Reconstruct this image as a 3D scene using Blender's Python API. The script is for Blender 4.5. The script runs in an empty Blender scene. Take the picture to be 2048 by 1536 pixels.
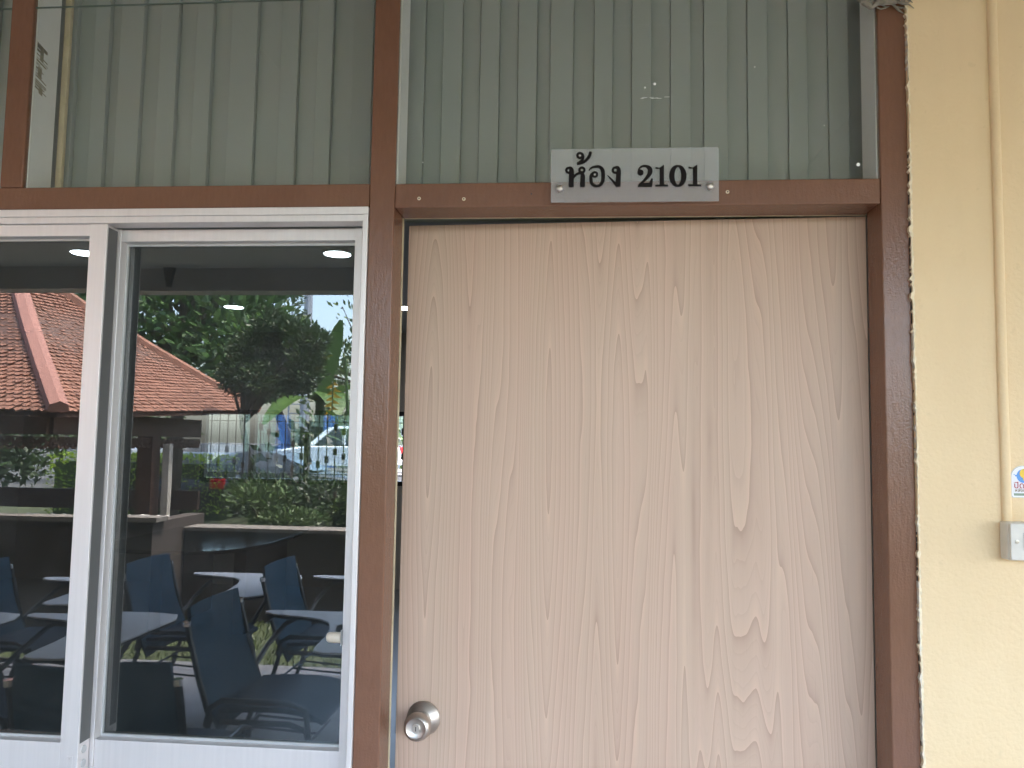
import bpy, bmesh, math, random
from mathutils import Vector, Matrix, Euler, noise as mnoise
random.seed(7)
R_ = math.radians
SC = bpy.context.scene
C = SC.collection

# ------------------------------------------------------------------ camera
YAW, PITCH, ROLL = 0.08323, 0.075645, 0.016234      # turned left, tipped up, slight roll
cy, sy, cp, sp = math.cos(YAW), math.sin(YAW), math.cos(PITCH), math.sin(PITCH)
fwd = Vector((-sy*cp, cy*cp, sp)); rgt = Vector((cy, sy, 0)); upv = rgt.cross(fwd)
r2 = rgt*math.cos(ROLL) + upv*math.sin(ROLL); u2 = upv*math.cos(ROLL) - rgt*math.sin(ROLL)
cam = bpy.data.cameras.new('camera'); camo = bpy.data.objects.new('camera', cam); C.objects.link(camo)
camo.matrix_world = Matrix(((r2.x, u2.x, -fwd.x, 0), (r2.y, u2.y, -fwd.y, -1.5), (r2.z, u2.z, -fwd.z, 1.57), (0, 0, 0, 1)))
cam.sensor_width = 36; cam.lens = 36*1560/2048; cam.clip_start = .05; cam.clip_end = 600
SC.camera = camo

# ------------------------------------------------------------------ light
SUN_EL, SUN_AZ = 73, 92          # azimuth: degrees clockwise from +y (south-ish, garden side)
w = bpy.data.worlds.new('World'); SC.world = w; w.use_nodes = True
nt = w.node_tree; bg = nt.nodes['Background']
sky = nt.nodes.new('ShaderNodeTexSky'); sky.sky_type = 'NISHITA'; sky.sun_disc = False
sky.sun_elevation = R_(SUN_EL); sky.sun_rotation = R_(SUN_AZ); sky.air_density = 1.0; sky.dust_density = 4.0; sky.ozone_density = 1.0
nt.links.new(sky.outputs[0], bg.inputs[0]); bg.inputs[1].default_value = 0.15
sl = bpy.data.lights.new('sun', 'SUN'); sl.energy = 2.2; sl.angle = R_(6); sl.color = (1, .91, .84)
so = bpy.data.objects.new('sun', sl); C.objects.link(so)
sd = Vector((math.sin(R_(SUN_AZ))*math.cos(R_(SUN_EL)), math.cos(R_(SUN_AZ))*math.cos(R_(SUN_EL)), math.sin(R_(SUN_EL))))
so.rotation_euler = sd.to_track_quat('Z', 'Y').to_euler()
SC.view_settings.view_transform = 'Standard'; SC.view_settings.look = 'None'
SC.view_settings.exposure = 4.14; SC.view_settings.gamma = 1; SC.view_settings.use_curve_mapping = False
SC.cycles.max_bounces = 12; SC.cycles.transparent_max_bounces = 16; SC.cycles.glossy_bounces = 6; SC.cycles.diffuse_bounces = 5
SC.cycles.caustics_reflective = False; SC.cycles.caustics_refractive = False
SC.cycles.sample_clamp_indirect = 6; SC.cycles.use_denoising = True
try: SC.cycles.denoiser = 'OPENIMAGEDENOISE'
except Exception: pass

# ------------------------------------------------------------------ materials
class N:
    def __init__(s, name):
        s.m = bpy.data.materials.new(name); s.m.use_nodes = True; s.t = s.m.node_tree
        s.t.nodes.clear(); s.out = s.t.nodes.new('ShaderNodeOutputMaterial')
    def n(s, kind, **kw):
        nd = s.t.nodes.new('ShaderNode'+kind)
        for k, v in kw.items(): setattr(nd, k, v)
        return nd
    def l(s, a, b): s.t.links.new(a, b)
    def math(s, op, a, b=None, c=None):
        nd = s.n('Math', operation=op)
        for i, v in enumerate((a, b, c)):
            if v is None: continue
            if isinstance(v, (int, float)): nd.inputs[i].default_value = v
            else: s.l(v, nd.inputs[i])
        return nd.outputs[0]
    def coords(s, scale=(1, 1, 1), loc=(0, 0, 0)):
        tc = s.n('TexCoord'); mp = s.n('Mapping'); mp.inputs['Scale'].default_value = scale; mp.inputs['Location'].default_value = loc
        s.l(tc.outputs['Object'], mp.inputs[0]); return mp.outputs[0]
    def noise(s, vec, scale, detail=3, rough=.55, dist=0):
        nd = s.n('TexNoise'); nd.inputs['Scale'].default_value = scale; nd.inputs['Detail'].default_value = detail
        nd.inputs['Roughness'].default_value = rough; nd.inputs['Distortion'].default_value = dist
        s.l(vec, nd.inputs['Vector']); return nd.outputs['Fac']
    def ramp(s, fac, stops, interp='LINEAR'):
        nd = s.n('ValToRGB'); nd.color_ramp.interpolation = interp
        e = nd.color_ramp.elements
        while len(e) < len(stops): e.new(.5)
        for el, (p, c) in zip(e, stops):
            el.position = p; el.color = (*c, 1) if len(c) == 3 else c
        s.l(fac, nd.inputs[0]); return nd.outputs[0]
    def mul(s, a, b, fac=1.0, mode='MULTIPLY'):
        nd = s.n('MixRGB', blend_type=mode)
        if isinstance(fac, (int, float)): nd.inputs[0].default_value = fac
        else: s.l(fac, nd.inputs[0])
        for i, v in ((1, a), (2, b)):
            if isinstance(v, tuple): nd.inputs[i].default_value = (*v, 1)
            else: s.l(v, nd.inputs[i])
        return nd.outputs[0]
    def bump(s, h, strength, dist):
        nd = s.n('Bump'); nd.inputs['Strength'].default_value = strength; nd.inputs['Distance'].default_value = dist
        s.l(h, nd.inputs['Height']); return nd.outputs[0]
    def principled(s, col, rough=.5, metal=0, nrm=None, spec=.5, coat=0):
        b = s.n('BsdfPrincipled')
        if isinstance(col, tuple): b.inputs['Base Color'].default_value = (*col, 1)
        else: s.l(col, b.inputs['Base Color'])
        if isinstance(rough, (int, float)): b.inputs['Roughness'].default_value = rough
        else: s.l(rough, b.inputs['Roughness'])
        b.inputs['Metallic'].default_value = metal; b.inputs['Specular IOR Level'].default_value = spec
        b.inputs['Coat Weight'].default_value = coat
        if nrm is not None: s.l(nrm, b.inputs['Normal'])
        s.l(b.outputs[0], s.out.inputs[0]); return b

def simple(name, col, rough=.5, metal=0, var=.12, scale=6, bump=0, bscale=60, spec=.5, coat=0, stretch=(1, 1, 1)):
    s = N(name); v = s.coords(stretch)
    f = s.noise(v, scale, 4)
    c = s.ramp(f, [(.25, tuple(x*(1-var) for x in col)), (.75, tuple(min(1, x*(1+var)) for x in col))])
    nr = s.bump(s.noise(v, bscale, 3), bump, .002) if bump else None
    s.principled(c, rough, metal, nr, spec, coat); return s.m

def leafmat(name, a, b, rough=.5, trans=.25):
    s = N(name); g = s.n('NewGeometry')
    v = s.coords(); f = s.math('ADD', s.math('MULTIPLY', g.outputs['Random Per Island'], .7), s.math('MULTIPLY', s.noise(v, 2.2, 2), .4))
    c = s.ramp(f, [(.15, a), (.85, b)])
    p = s.principled(c, rough)
    tr = s.n('BsdfTranslucent'); s.l(c, tr.inputs[0]); mx = s.n('MixShader'); mx.inputs[0].default_value = trans
    s.l(p.outputs[0], mx.inputs[1]); s.l(tr.outputs[0], mx.inputs[2]); s.l(mx.outputs[0], s.out.inputs[0]); return s.m

def glassmat(name, tint, f0, dirt=.0):
    s = N(name); g = s.n('NewGeometry')
    d = s.n('VectorMath', operation='DOT_PRODUCT'); s.l(g.outputs['Incoming'], d.inputs[0]); s.l(g.outputs['Normal'], d.inputs[1])
    k = s.math('POWER', s.math('SUBTRACT', 1.0, s.math('ABSOLUTE', d.outputs['Value'])), 5)
    f = s.math('ADD', f0, s.math('MULTIPLY', k, 1-f0))
    t = s.n('BsdfTransparent'); t.inputs[0].default_value = (*tint, 1)
    gl = s.n('BsdfGlossy'); gl.inputs['Roughness'].default_value = 0; gl.inputs[0].default_value = (.97, 1, .98, 1)
    s.l(s.bump(s.noise(s.coords(), 2.2, 1), 1.0, .00022), gl.inputs['Normal'])
    mx = s.n('MixShader'); s.l(f, mx.inputs[0]); s.l(t.outputs[0], mx.inputs[1]); s.l(gl.outputs[0], mx.inputs[2])
    last = mx.outputs[0]
    if dirt:
        v = s.coords(); df = s.n('BsdfDiffuse'); df.inputs[0].default_value = (.55, .54, .53, 1)
        m2 = s.n('MixShader'); s.l(s.math('MULTIPLY', s.math('POWER', s.noise(v, 3.0, 5, .65), 2), dirt), m2.inputs[0])
        s.l(last, m2.inputs[1]); s.l(df.outputs[0], m2.inputs[2]); last = m2.outputs[0]
    s.l(last, s.out.inputs[0]); return s.m

def emit(name, col, st):
    s = N(name); e = s.n('Emission'); e.inputs[0].default_value = (*col, 1); e.inputs[1].default_value = st
    s.l(e.outputs[0], s.out.inputs[0]); return s.m

def wood_laminate():
    s = N('pale_woodgrain_laminate')
    v = s.coords((1, 1, 1)); sx = s.n('SeparateXYZ'); s.l(v, sx.inputs[0])
    wob = s.noise(s.coords((26, 1, 6)), 1.0, 2)
    n1 = s.noise(s.coords((4.2, 1, .36)), 1.0, 1.4, .4)
    n2 = s.noise(s.coords((8, 1, .9), (3, 0, 5)), 1.0, 1, .4)
    n3 = s.noise(s.coords((9, 0, .04), (2, 0, 0)), 1.0, 2, .6)
    val = s.math('ADD', s.math('ADD', s.math('MULTIPLY', n1, 44), s.math('MULTIPLY', n2, 4)), s.math('ADD', s.math('MULTIPLY', n3, 14), s.math('ADD', s.math('MULTIPLY', sx.outputs[0], 8), s.math('MULTIPLY', wob, .45))))
    fr = s.math('FRACT', val)
    line = s.ramp(fr, [(0, (.80, .77, .75)), (.09, (.865, .845, .83)), (.28, (.945, .94, .93)), (.75, (.98,)*3), (.9, (1.02, 1.02, 1.01)), (1, (1.065, 1.06, 1.04))])
    val2 = s.math('FRACT', s.math('MULTIPLY', val, 4.0))
    line2 = s.ramp(val2, [(0, (.86, .84, .83)), (.25, (.97,)*3), (1, (1.02,)*3)])
    band = s.ramp(s.noise(s.coords((16, 1, .12), (5, 0, 2)), 1, 2), [(.3, (1.0, .965, .96)), (.7, (.985, 1.0, .985))])
    zone = s.ramp(s.noise(s.coords((4.5, 1, .5), (7, 0, 1)), 1, 2), [(.35, (0,)*3), (.6, (1,)*3)])
    streak = s.ramp(s.noise(s.coords((170, 1, 2.2)), 1, 3, .7), [(.3, (.955,)*3), (.7, (1,)*3)])
    pores = s.ramp(s.noise(s.coords((420, 1, 14)), 1, 1), [(.27, (.9,)*3), (.33, (1,)*3)])
    base = s.ramp(s.noise(s.coords((2.2, 1, .7)), 1, 3), [(.3, (.572, .398, .293)), (.7, (.635, .455, .346))])
    c = s.mul(base, line, .95); c = s.mul(c, line2, s.math('MULTIPLY', zone, .55)); c = s.mul(c, streak); c = s.mul(c, pores, .6); c = s.mul(c, band)
    s.principled(c, .42, 0, s.bump(streak, .05, .001), .4); return s.m

def brown_paint():
    s = N('brown_enamel_paint'); v = s.coords()
    f = s.noise(v, 5, 4); c = s.ramp(f, [(.3, (.175, .080, .046)), (.7, (.205, .097, .057))])
    brush = s.noise(s.coords((150, 150, 34)), 1, 3, .6)
    grit = s.noise(v, 260, 2)
    c = s.mul(c, s.ramp(brush, [(.3, (.93,)*3), (.7, (1.04,)*3)]))
    chip = s.noise(v, 95, 4, .7)
    c = s.mul(c, (.42, .30, .22), s.ramp(chip, [(.73, (0,)*3), (.77, (.8,)*3)]), 'MIX')
    h = s.math('ADD', s.math('MULTIPLY', brush, .8), s.math('MULTIPLY', grit, .45))
    s.principled(c, .2, 0, s.bump(h, .26, .0035), .42); return s.m

def yellow_wall():
    s = N('cream_yellow_wall_paint'); v = s.coords()
    f = s.noise(v, 2.3, 5, .6); c = s.ramp(f, [(.3, (.79, .585, .345)), (.7, (.83, .635, .39))])
    st = s.ramp(s.noise(s.coords((9, 9, 1.2)), 1, 4), [(.3, (.965,)*3), (.7, (1.0,)*3)]); c = s.mul(c, st)
    st2 = s.ramp(s.noise(s.coords((2.5, 2.5, .8), (4, 1, 2)), 1, 5, .65), [(.32, (.955, .95, .935)), (.52, (1,)*3)]); c = s.mul(c, st2); sp_ = s.ramp(s.noise(v, 45, 2), [(.25, (.9,)*3), (.3, (1,)*3)]); c = s.mul(c, sp_, .5)
    h = s.math('ADD', s.math('MULTIPLY', s.noise(v, 130, 3), .7), s.noise(v, 9, 3))
    s.principled(c, .5, 0, s.bump(h, .38, .004), .3); return s.m

def scraped_white():
    s = N('old_white_paint'); v = s.coords()
    c = s.ramp(s.noise(v, 14, 4), [(.3, (.84, .84, .82)), (.7, (.90, .90, .88))])
    s.principled(c, .6, 0, s.bump(s.noise(v, 60, 3), .2, .002)); return s.m

M = dict(
    brown=brown_paint(), yellow=yellow_wall(), door=wood_laminate(), white=scraped_white(),
    alu=simple('satin_aluminium', (.73, .68, .655), .42, .4, .04, 3, .03, 200, stretch=(40, 40, 1)),
    alug=simple('dull_grey_aluminium', (.55, .55, .54), .5, .5, .06, 8),  # plain grey for gaskets, screw caps, wheel rims and edgings
    steel=simple('brushed_stainless_steel', (.56, .51, .455), .40, 1, .06, 20, .06, 90, stretch=(1, 12, 1)),
    dark=simple('dark_keyway', (.03, .028, .025), .6),
    tint=glassmat('dark_tinted_glass', (.43, .47, .48), .095, .085),
    clear=glassmat('clear_window_glass', (.955, .96, .945), .045, .03),
    shade_grey=simple('painted_shade_grey', (.13, .13, .125), .7),  # dark tone standing in for shade on the sash side
    seam=simple('dull_glass_edge', (.10, .14, .12), .3),
    slat=simple('grey_green_sheet_metal', (.335, .362, .342), .5, .0, .05, 3, spec=.3),
    slat_b=simple('grey_green_sheet_metal_back', (.335, .362, .342), .5, .0, .05, 3, spec=.3),
    cream=simple('cream_bead', (.62, .52, .34), .6, 0, .15, 30),
    caulk=simple('pale_plaster_caulk', (.76, .63, .44), .8, 0, .2, 90, .4, 150),
    flake=simple('flaked_undercoat', (.66, .60, .50), .8, 0, .25, 120),
    tape=simple('brown_adhesive_residue', (.33, .29, .21), .8, 0, .35, 160),
    letter=simple('black_cut_vinyl', (.010, .008, .008), .7, spec=.15),
    pvc=simple('old_white_pvc', (.66, .62, .55), .45, 0, .10, 30, .1, 150),
    beige=simple('beige_nylon', (.62, .53, .42), .32, 0, .05, 9),
    soffit=simple('painted_soffit_board', (.40, .40, .395), .7, 0, .06, 2),
    ceil=simple('room_ceiling_board', (.48, .49, .50), .8, 0, .05, 2),
    roomwall=simple('room_wall_paint', (.40, .36, .31), .7, 0, .08, 2),
    floor_in=simple('grey_tile_floor', (.22, .23, .24), .3, 0, .1, 3),
    floor_out=simple('veranda_screed', (.37, .345, .33), .6, 0, .12, 4, .15, 80),
    grass_s=simple('lawn_soil', (.04, .05, .018), .95, 0, .4, 14),
    blue=simple('blue_vinyl', (.013, .058, .105), .6, 0, .12, 10, .06, 200, spec=.2),
    blue2=simple('dark_blue_vinyl', (.008, .024, .05), .6, 0, .12, 10, .06, 200, spec=.25),
    tube=simple('black_painted_tube', (.018, .018, .02), .3, 0, .1, 12),
    chrome=simple('chrome_cap', (.8, .8, .82), .12, 1, .02),
    lam=simple('white_laminate', (.90, .87, .86), .5, 0, .03, 4),
    lamb=simple('black_edge_band', (.02, .02, .025), .4),
    tile=simple('terracotta_roof_tile', (.21, .092, .058), .75, 0, .3, 9),
    ridge=simple('pink_mortar_hip_cap', (.27, .125, .098), .8, 0, .1, 8),
    teak=simple('dark_teak', (.09, .042, .026), .6, 0, .3, 12, stretch=(1, 1, 6)),
    terrazzo=simple('brown_pebble_wash', (.045, .033, .027), .85, 0, .5, 120, .5, 120),
    stone=simple('polished_stone_top', (.07, .085, .075), .10, 0, .2, 16),
    cap=simple('pale_coping', (.15, .13, .115), .7, 0, .15, 20),
    pebble=simple('white_pebbles', (.6, .58, .55), .7, 0, .4, 60),
    bark=simple('tree_bark', (.06, .045, .03), .9, 0, .4, 20, .6, 40, stretch=(3, 3, 1)),
    post=simple('pale_post_paint', (.42, .38, .33), .6),
    fencew=simple('weathered_fence_board', (.40, .39, .38), .8, 0, .25, 9, stretch=(4, 4, 1)),
    leaf1=leafmat('broad_leaf', (.030, .075, .020), (.10, .19, .055)),
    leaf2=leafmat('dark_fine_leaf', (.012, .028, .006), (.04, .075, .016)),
    leaf3=leafmat('hedge_leaf', (.26, .42, .03), (.46, .58, .07)),
    leaf4=leafmat('banana_leaf', (.03, .075, .015), (.09, .16, .04), .35),
    leaf5=leafmat('garden_leaf', (.03, .06, .015), (.09, .14, .04)),
    blade=leafmat('grass_blade', (.035, .06, .012), (.10, .13, .03)),
    straw=leafmat('pale_strap_leaf', (.14, .17, .07), (.3, .32, .17)),
    flower=leafmat('yellow_bract', (.45, .26, .01), (.75, .48, .03)),
    carw=simple('white_car_paint', (.72, .73, .74), .2, 0, .02, coat=.6),
    card=simple('dark_car_paint', (.012, .013, .017), .3, 0, .05, coat=.2),
    carg=simple('car_window_glass', (.02, .023, .025), .08),
    rubber=simple('tyre_rubber', (.02, .02, .02), .8),
    red=simple('red_lens', (.5, .012, .015), .25),
    lens=simple('clear_lamp_lens', (.6, .62, .64), .15),
    bwall=simple('pale_green_plaster', (.34, .39, .27), .8, 0, .06, 3),
    bblue=simple('blue_painted_pillar', (.05, .17, .45), .6),
    asphalt=simple('asphalt', (.06, .06, .06), .9, 0, .2, 8),
    mast=simple('galvanised_mast', (.35, .37, .4), .5, .6),
    lamp=emit('led_diffuser', (.93, .97, 1.0), 4.5),
    straww=simple('grey_straw', (.26, .23, .18), .9, 0, .4, 50),
    brass=simple('screw_metal', (.5, .45, .36), .35, .9),
    sticker=simple('white_sticker_film', (.80, .80, .84), .3, 0, .02),
    yel=simple('yellow_print', (.80, .52, .03), .4), blu=simple('blue_print', (.10, .30, .70), .4),
    redp=simple('red_print', (.42, .02, .03), .4), brn=simple('brown_print', (.22, .14, .05), .4), grn=simple('grey_green_print', (.22, .28, .20), .4),
)
def frosted():
    s = N('frosted_acrylic'); v = s.coords()
    c = s.ramp(s.noise(v, 40, 3), [(.3, (.62, .62, .62)), (.7, (.68, .68, .68))])
    p = s.principled(c, .35); t = s.n('BsdfTransparent'); t.inputs[0].default_value = (.95, .95, .95, 1)
    mx = s.n('MixShader'); mx.inputs[0].default_value = .27
    s.l(t.outputs[0], mx.inputs[1]); s.l(p.outputs[0], mx.inputs[2]); s.l(mx.outputs[0], s.out.inputs[0]); return s.m
M['acrylic'] = frosted()

# ------------------------------------------------------------------ mesh helpers
ORG = {}
class MB:
    def __init__(s): s.v, s.f = [], []
    def add(s, vs, fs):
        o = len(s.v); s.v += [tuple(p) for p in vs]; s.f += [tuple(i+o for i in f) for f in fs]; return s
    def box(s, x0, x1, y0, y1, z0, z1):
        return s.add([(x0,y0,z0),(x1,y0,z0),(x1,y1,z0),(x0,y1,z0),(x0,y0,z1),(x1,y0,z1),(x1,y1,z1),(x0,y1,z1)],
                     [(0,3,2,1),(4,5,6,7),(0,1,5,4),(1,2,6,5),(2,3,7,6),(3,0,4,7)])
    def prism(s, pts, y0, y1):          # pts (x,z), counter-clockwise seen from -y
        n = len(pts); vs = [(x, y0, z) for x, z in pts]+[(x, y1, z) for x, z in pts]
        return s.add(vs, [tuple(range(n)), tuple(range(2*n-1, n-1, -1))]+[(i, i+n, (i+1) % n+n, (i+1) % n) for i in range(n)])
    def slab(s, pts, z0, z1):           # pts (x,y)
        n = len(pts); vs = [(x, y, z0) for x, y in pts]+[(x, y, z1) for x, y in pts]
        return s.add(vs, [tuple(range(n-1, -1, -1)), tuple(range(n, 2*n))]+[(i, (i+1) % n, (i+1) % n+n, i+n) for i in range(n)])
    def tube(s, path, r, n=8, caps=True):
        P = [Vector(p) for p in path]; rr = r if isinstance(r, (list, tuple)) else [r]*len(P)
        ref = None; o = len(s.v)
        for i, p in enumerate(P):
            t = (P[min(i+1, len(P)-1)]-P[max(i-1, 0)]).normalized()
            a = t.orthogonal().normalized() if ref is None else (ref-t*ref.dot(t)).normalized()
            ref = a; b = t.cross(a)
            for k in range(n):
                q = p+(a*math.cos(2*math.pi*k/n)+b*math.sin(2*math.pi*k/n))*rr[i]; s.v.append(tuple(q))
        for i in range(len(P)-1):
            for k in range(n):
                s.f.append((o+i*n+k, o+i*n+(k+1) % n, o+(i+1)*n+(k+1) % n, o+(i+1)*n+k))
        if caps: s.f.append(tuple(o+k for k in range(n-1, -1, -1))); s.f.append(tuple(o+(len(P)-1)*n+k for k in range(n)))
        return s
    def lathe(s, prof, c, n=28, axis='y'):  # prof [(along, radius)]
        o = len(s.v)
        for a, r in prof:
            for k in range(n):
                t = 2*math.pi*k/n; u, v = r*math.cos(t), r*math.sin(t)
                s.v.append((c[0]+u, c[1]+a, c[2]+v) if axis == 'y' else (c[0]+u, c[1]+v, c[2]+a) if axis == 'z' else (c[0]+a, c[1]+u, c[2]+v))
        for i in range(len(prof)-1):
            for k in range(n): s.f.append((o+i*n+k, o+i*n+(k+1) % n, o+(i+1)*n+(k+1) % n, o+(i+1)*n+k))
        s.f.append(tuple(o+k for k in range(n))); s.f.append(tuple(o+(len(prof)-1)*n+k for k in range(n-1, -1, -1)))
        return s
    def xf(s, m): s.v = [tuple(m @ Vector(p)) for p in s.v]; return s
    def me(s, name, mat, off=(0, 0, 0), smooth=False):
        me = bpy.data.meshes.new(name); me.from_pydata([(a-off[0], b-off[1], c-off[2]) for a, b, c in s.v], [], s.f)
        bm = bmesh.new(); bm.from_mesh(me); bmesh.ops.recalc_face_normals(bm, faces=bm.faces); bm.to_mesh(me); bm.free()
        me.materials.append(mat)
        if smooth:
            me.polygons.foreach_set('use_smooth', [True]*len(me.polygons))
        return me

def org(o): return ORG.get(o.name, (0, 0, 0)) if o else (0, 0, 0)
def part(name, mb, mat, parent=None, bevel=0, smooth=False, label=None, kind=None):
    off = org(parent)
    o = bpy.data.objects.new(name, mb.me(name, M[mat] if isinstance(mat, str) else mat, off, smooth)); C.objects.link(o)
    if parent: o.parent = parent
    ORG[o.name] = off
    if bevel:
        b = o.modifiers.new('bevel', 'BEVEL'); b.width = bevel; b.segments = 2; b.limit_method = 'ANGLE'; b.angle_limit = R_(40); b.harden_normals = False
    if smooth:
        try:
            o.data.set_sharp_from_angle(angle=R_(35))
        except Exception: pass
    if label: o['label'] = label
    if kind: o['kind'] = kind
    return o
def share(src, name, parent, loc=(0, 0, 0), rot=(0, 0, 0), scale=None):
    o = bpy.data.objects.new(name, src.data); C.objects.link(o); o.parent = parent; o.location = loc; o.rotation_euler = rot
    if scale: o.scale = scale
    return o
def tag(o, label, cat, group=None):
    o['label'] = label; o['category'] = cat
    if group: o['group'] = group
    return o
def thing(name, loc, label, cat, group=None):
    o = bpy.data.objects.new(name, None); C.objects.link(o); o.location = loc; ORG[o.name] = tuple(loc); o.empty_display_size = .1
    return tag(o, label, cat, group)
def struct(name, mb, mat, parent=None):
    return part(name, mb, mat, parent, kind='structure')
def copy_thing(root, loc, rz, label, group):
    def cp(o, par):
        c = o.copy(); C.objects.link(c); c.parent = par
        for ch in list(o.children): cp(ch, c)
        return c
    r = cp(root, None); r.location = loc; r.rotation_euler = (0, 0, rz); r['label'] = label
    if group: r['group'] = group
    return r
Bx = lambda *a: MB().box(*a)

# ------------------------------------------------------------------ large structure
struct('ground', Bx(-300, 300, -300, 300, -.6, -.16), 'asphalt')
struct('lawn', Bx(-14, 8, -16, -3.78, -.158, -.10), 'grass_s')
fl = struct('veranda_floor', Bx(-14, 8, -3.78, .0, -.157, 0), 'floor_out')
struct('room_floor', Bx(-6.2, 1.2, .0, 7.0, -.157, -.002), 'floor_in')
struct('room_ceiling', Bx(-6.2, 1.2, .12, 6.8, 2.75, 2.78), 'ceil')
rs = struct('building_roof', Bx(-14, 8, -3.9, 8.0, 2.96, 3.15), 'soffit')
so_ = thing('veranda_ceiling', (-3, -1.8, 2.8), 'pale boarded veranda ceiling over the door and window', 'ceiling'); so_['kind'] = 'structure'; del so_['category']
for i, (a, b) in enumerate(((-3.75, -2.92), (-2.915, -1.83), (-1.825, -.715), (-.71, -.006))):
    for x in range(-13, 7, 2):
        part('ceiling_board', Bx(x, x+1.996, a, b, 2.80, 2.812), 'soffit', so_)
part('ceiling_deck', Bx(-14, 8, -3.9, -.006, 2.83, 2.95), 'dark', so_)
struct('eaves_beam', Bx(-14, 8, -3.92, -3.752, 2.635, 2.82), 'soffit')
eb = thing('gutter_bracket', (0, -3.72, 2.7), 'small dark bracket on the eaves beam, mirrored above the pavilion roof', 'bracket', 'brackets on the eaves beam')
part('arm', MB().prism([(-.02, 2.66), (.0, 2.66), (.03, 2.80), (-.05, 2.80)], -3.75, -3.715), 'dark', eb); eb.location.x = -2.95
eb2 = copy_thing(eb, (-1.45, -3.72, 2.7), 0, 'small dark bracket on the eaves beam, mirrored near the right stile', 'brackets on the eaves beam')
yw = tag(struct('wall', Bx(.622, 8, -.006, .14, 0, 2.95), 'yellow'), 'cream yellow painted wall to the right of the brown door frame', 'wall'); yw['kind'] = 'thing'
# jagged torn-paint edge where frame and wall meet
def ragged(x0, z0, z1, amp, step, y0, y1, seed, wid):
    rd = random.Random(seed); L, Rr = [], []; z = z0
    while z < z1:
        e = rd.random()**2.2*amp*(1 if rd.random() < .55 else .35)
        L.append((x0-e+.001*math.sin(z*9), z)); Rr.append((x0+wid*(.3+.7*rd.random()), z)); z += step*(.35+1.3*rd.random())
    mb = MB()
    for i in range(len(L)-1):
        mb.add([(L[i][0], y0, L[i][1]), (Rr[i][0], y1, Rr[i][1]), (Rr[i+1][0], y1, Rr[i+1][1]), (L[i+1][0], y0, L[i+1][1]),
                (L[i][0], .002, L[i][1]), (L[i+1][0], .002, L[i+1][1])], [(0, 1, 2, 3), (0, 3, 5, 4)])
    return mb
part('plaster_edge', ragged(.6228, .2, 2.74, .0050, .005, -.0080, -.0068, 3, .004), 'caulk', yw, label='ragged cream paint edge along the brown frame')
part('joint_gap', ragged(.6220, .2, 2.74, .0013, .007, -.0030, -.0030, 19, .0008), 'dark', yw)
for k, (za, zb) in enumerate(((1.72, 1.80), (1.50, 1.66), (1.42, 1.45), (1.20, 1.335), (1.02, 1.17), (2.27, 2.36), (2.0, 2.03))):
    part('paint_flake', ragged(.6216, za, zb, .0026, .006, -.0088, -.0075, 30+k, .0012), 'flake', yw, label='flaking white paint beside the frame')
# masonry left of and under the window
lw = tag(struct('wall', Bx(-14, -1.62, -.006, .14, 0, 2.95), 'yellow'), 'cream wall left of the sliding window', 'wall'); lw['kind'] = 'thing'
uw = tag(struct('wall', Bx(-1.62, -.418, -.004, .12, 0, .868), 'yellow'), 'low cream wall below the sliding window', 'wall'); uw['kind'] = 'thing'
# room shell
struct('room_wall', Bx(-6.4, -6.2, .14, 7.0, -.1, 2.95), 'roomwall')
struct('room_wall', Bx(.9, 1.1, .16, 7.0, -.1, 2.95), 'roomwall')
FW = (-4.13, -.6, 1.09, 1.89)   # far window opening
struct('room_wall', MB().box(-6.2, FW[0], 6.8, 6.95, -.1, 2.95).box(FW[1], .9, 6.8, 6.95, -.1, 2.95).box(FW[0], FW[1], 6.8, 6.95, -.1, FW[2]).box(FW[0], FW[1], 6.8, 6.95, FW[3], 2.95), 'roomwall')

# ------------------------------------------------------------------ brown timber frame with fanlights
fr = thing('door_frame', (0, 0, 0), 'glossy brown timber frame around the door and the fanlights', 'door frame')
part('post', Bx(-.4175, -.3665, 0, .08, 0, 2.80), 'brown', fr, .0025)
part('post', Bx(.5713, .6222, 0, .075, 0, 2.80), 'brown', fr, .0025)
part('post', Bx(-1.206, -1.1565, 0, .08, 2.085, 2.80), 'brown', fr, .0025)
part('post', Bx(-1.62, -1.572, 0, .08, .869, 2.80), 'brown', fr, .0025)
part('rail', Bx(-1.571, -.418, .0012, .08, 2.037, 2.0848), 'brown', fr, .0025)
part('rail', Bx(-.366, .5708, .0012, .078, 2.0348, 2.0838), 'brown', fr, .0025)
for x0, x1 in ((-1.571, -1.2065), (-1.156, -.418), (-.366, .5708)):
    part('head_rail', Bx(x0, x1, .001, .08, 2.70, 2.80), 'brown', fr, .002)
rv = [(-1.1563, -1.1533, .9), (-.3663, -.3633, 1), (.5678, .5708, -1)]
for x0, x1, sgn in rv:
    part('reveal', Bx(x0, x1, .012, .082, 2.0850, 2.699), 'white', fr, label='white painted side of the frame behind the glass')
part('bead', MB().box(-1.153, -1.139, .093, .104, 2.087, 2.699), 'cream', fr, .002, label='cream bead left of the grey slats')
part('door_stop', MB().box(-.3675, -.3645, .0805, .084, 0, 2.0375).box(-.3645, .5713, .0785, .083, 2.0350, 2.0385), 'cream', fr, label='bare cream edge behind the frame')
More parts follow.
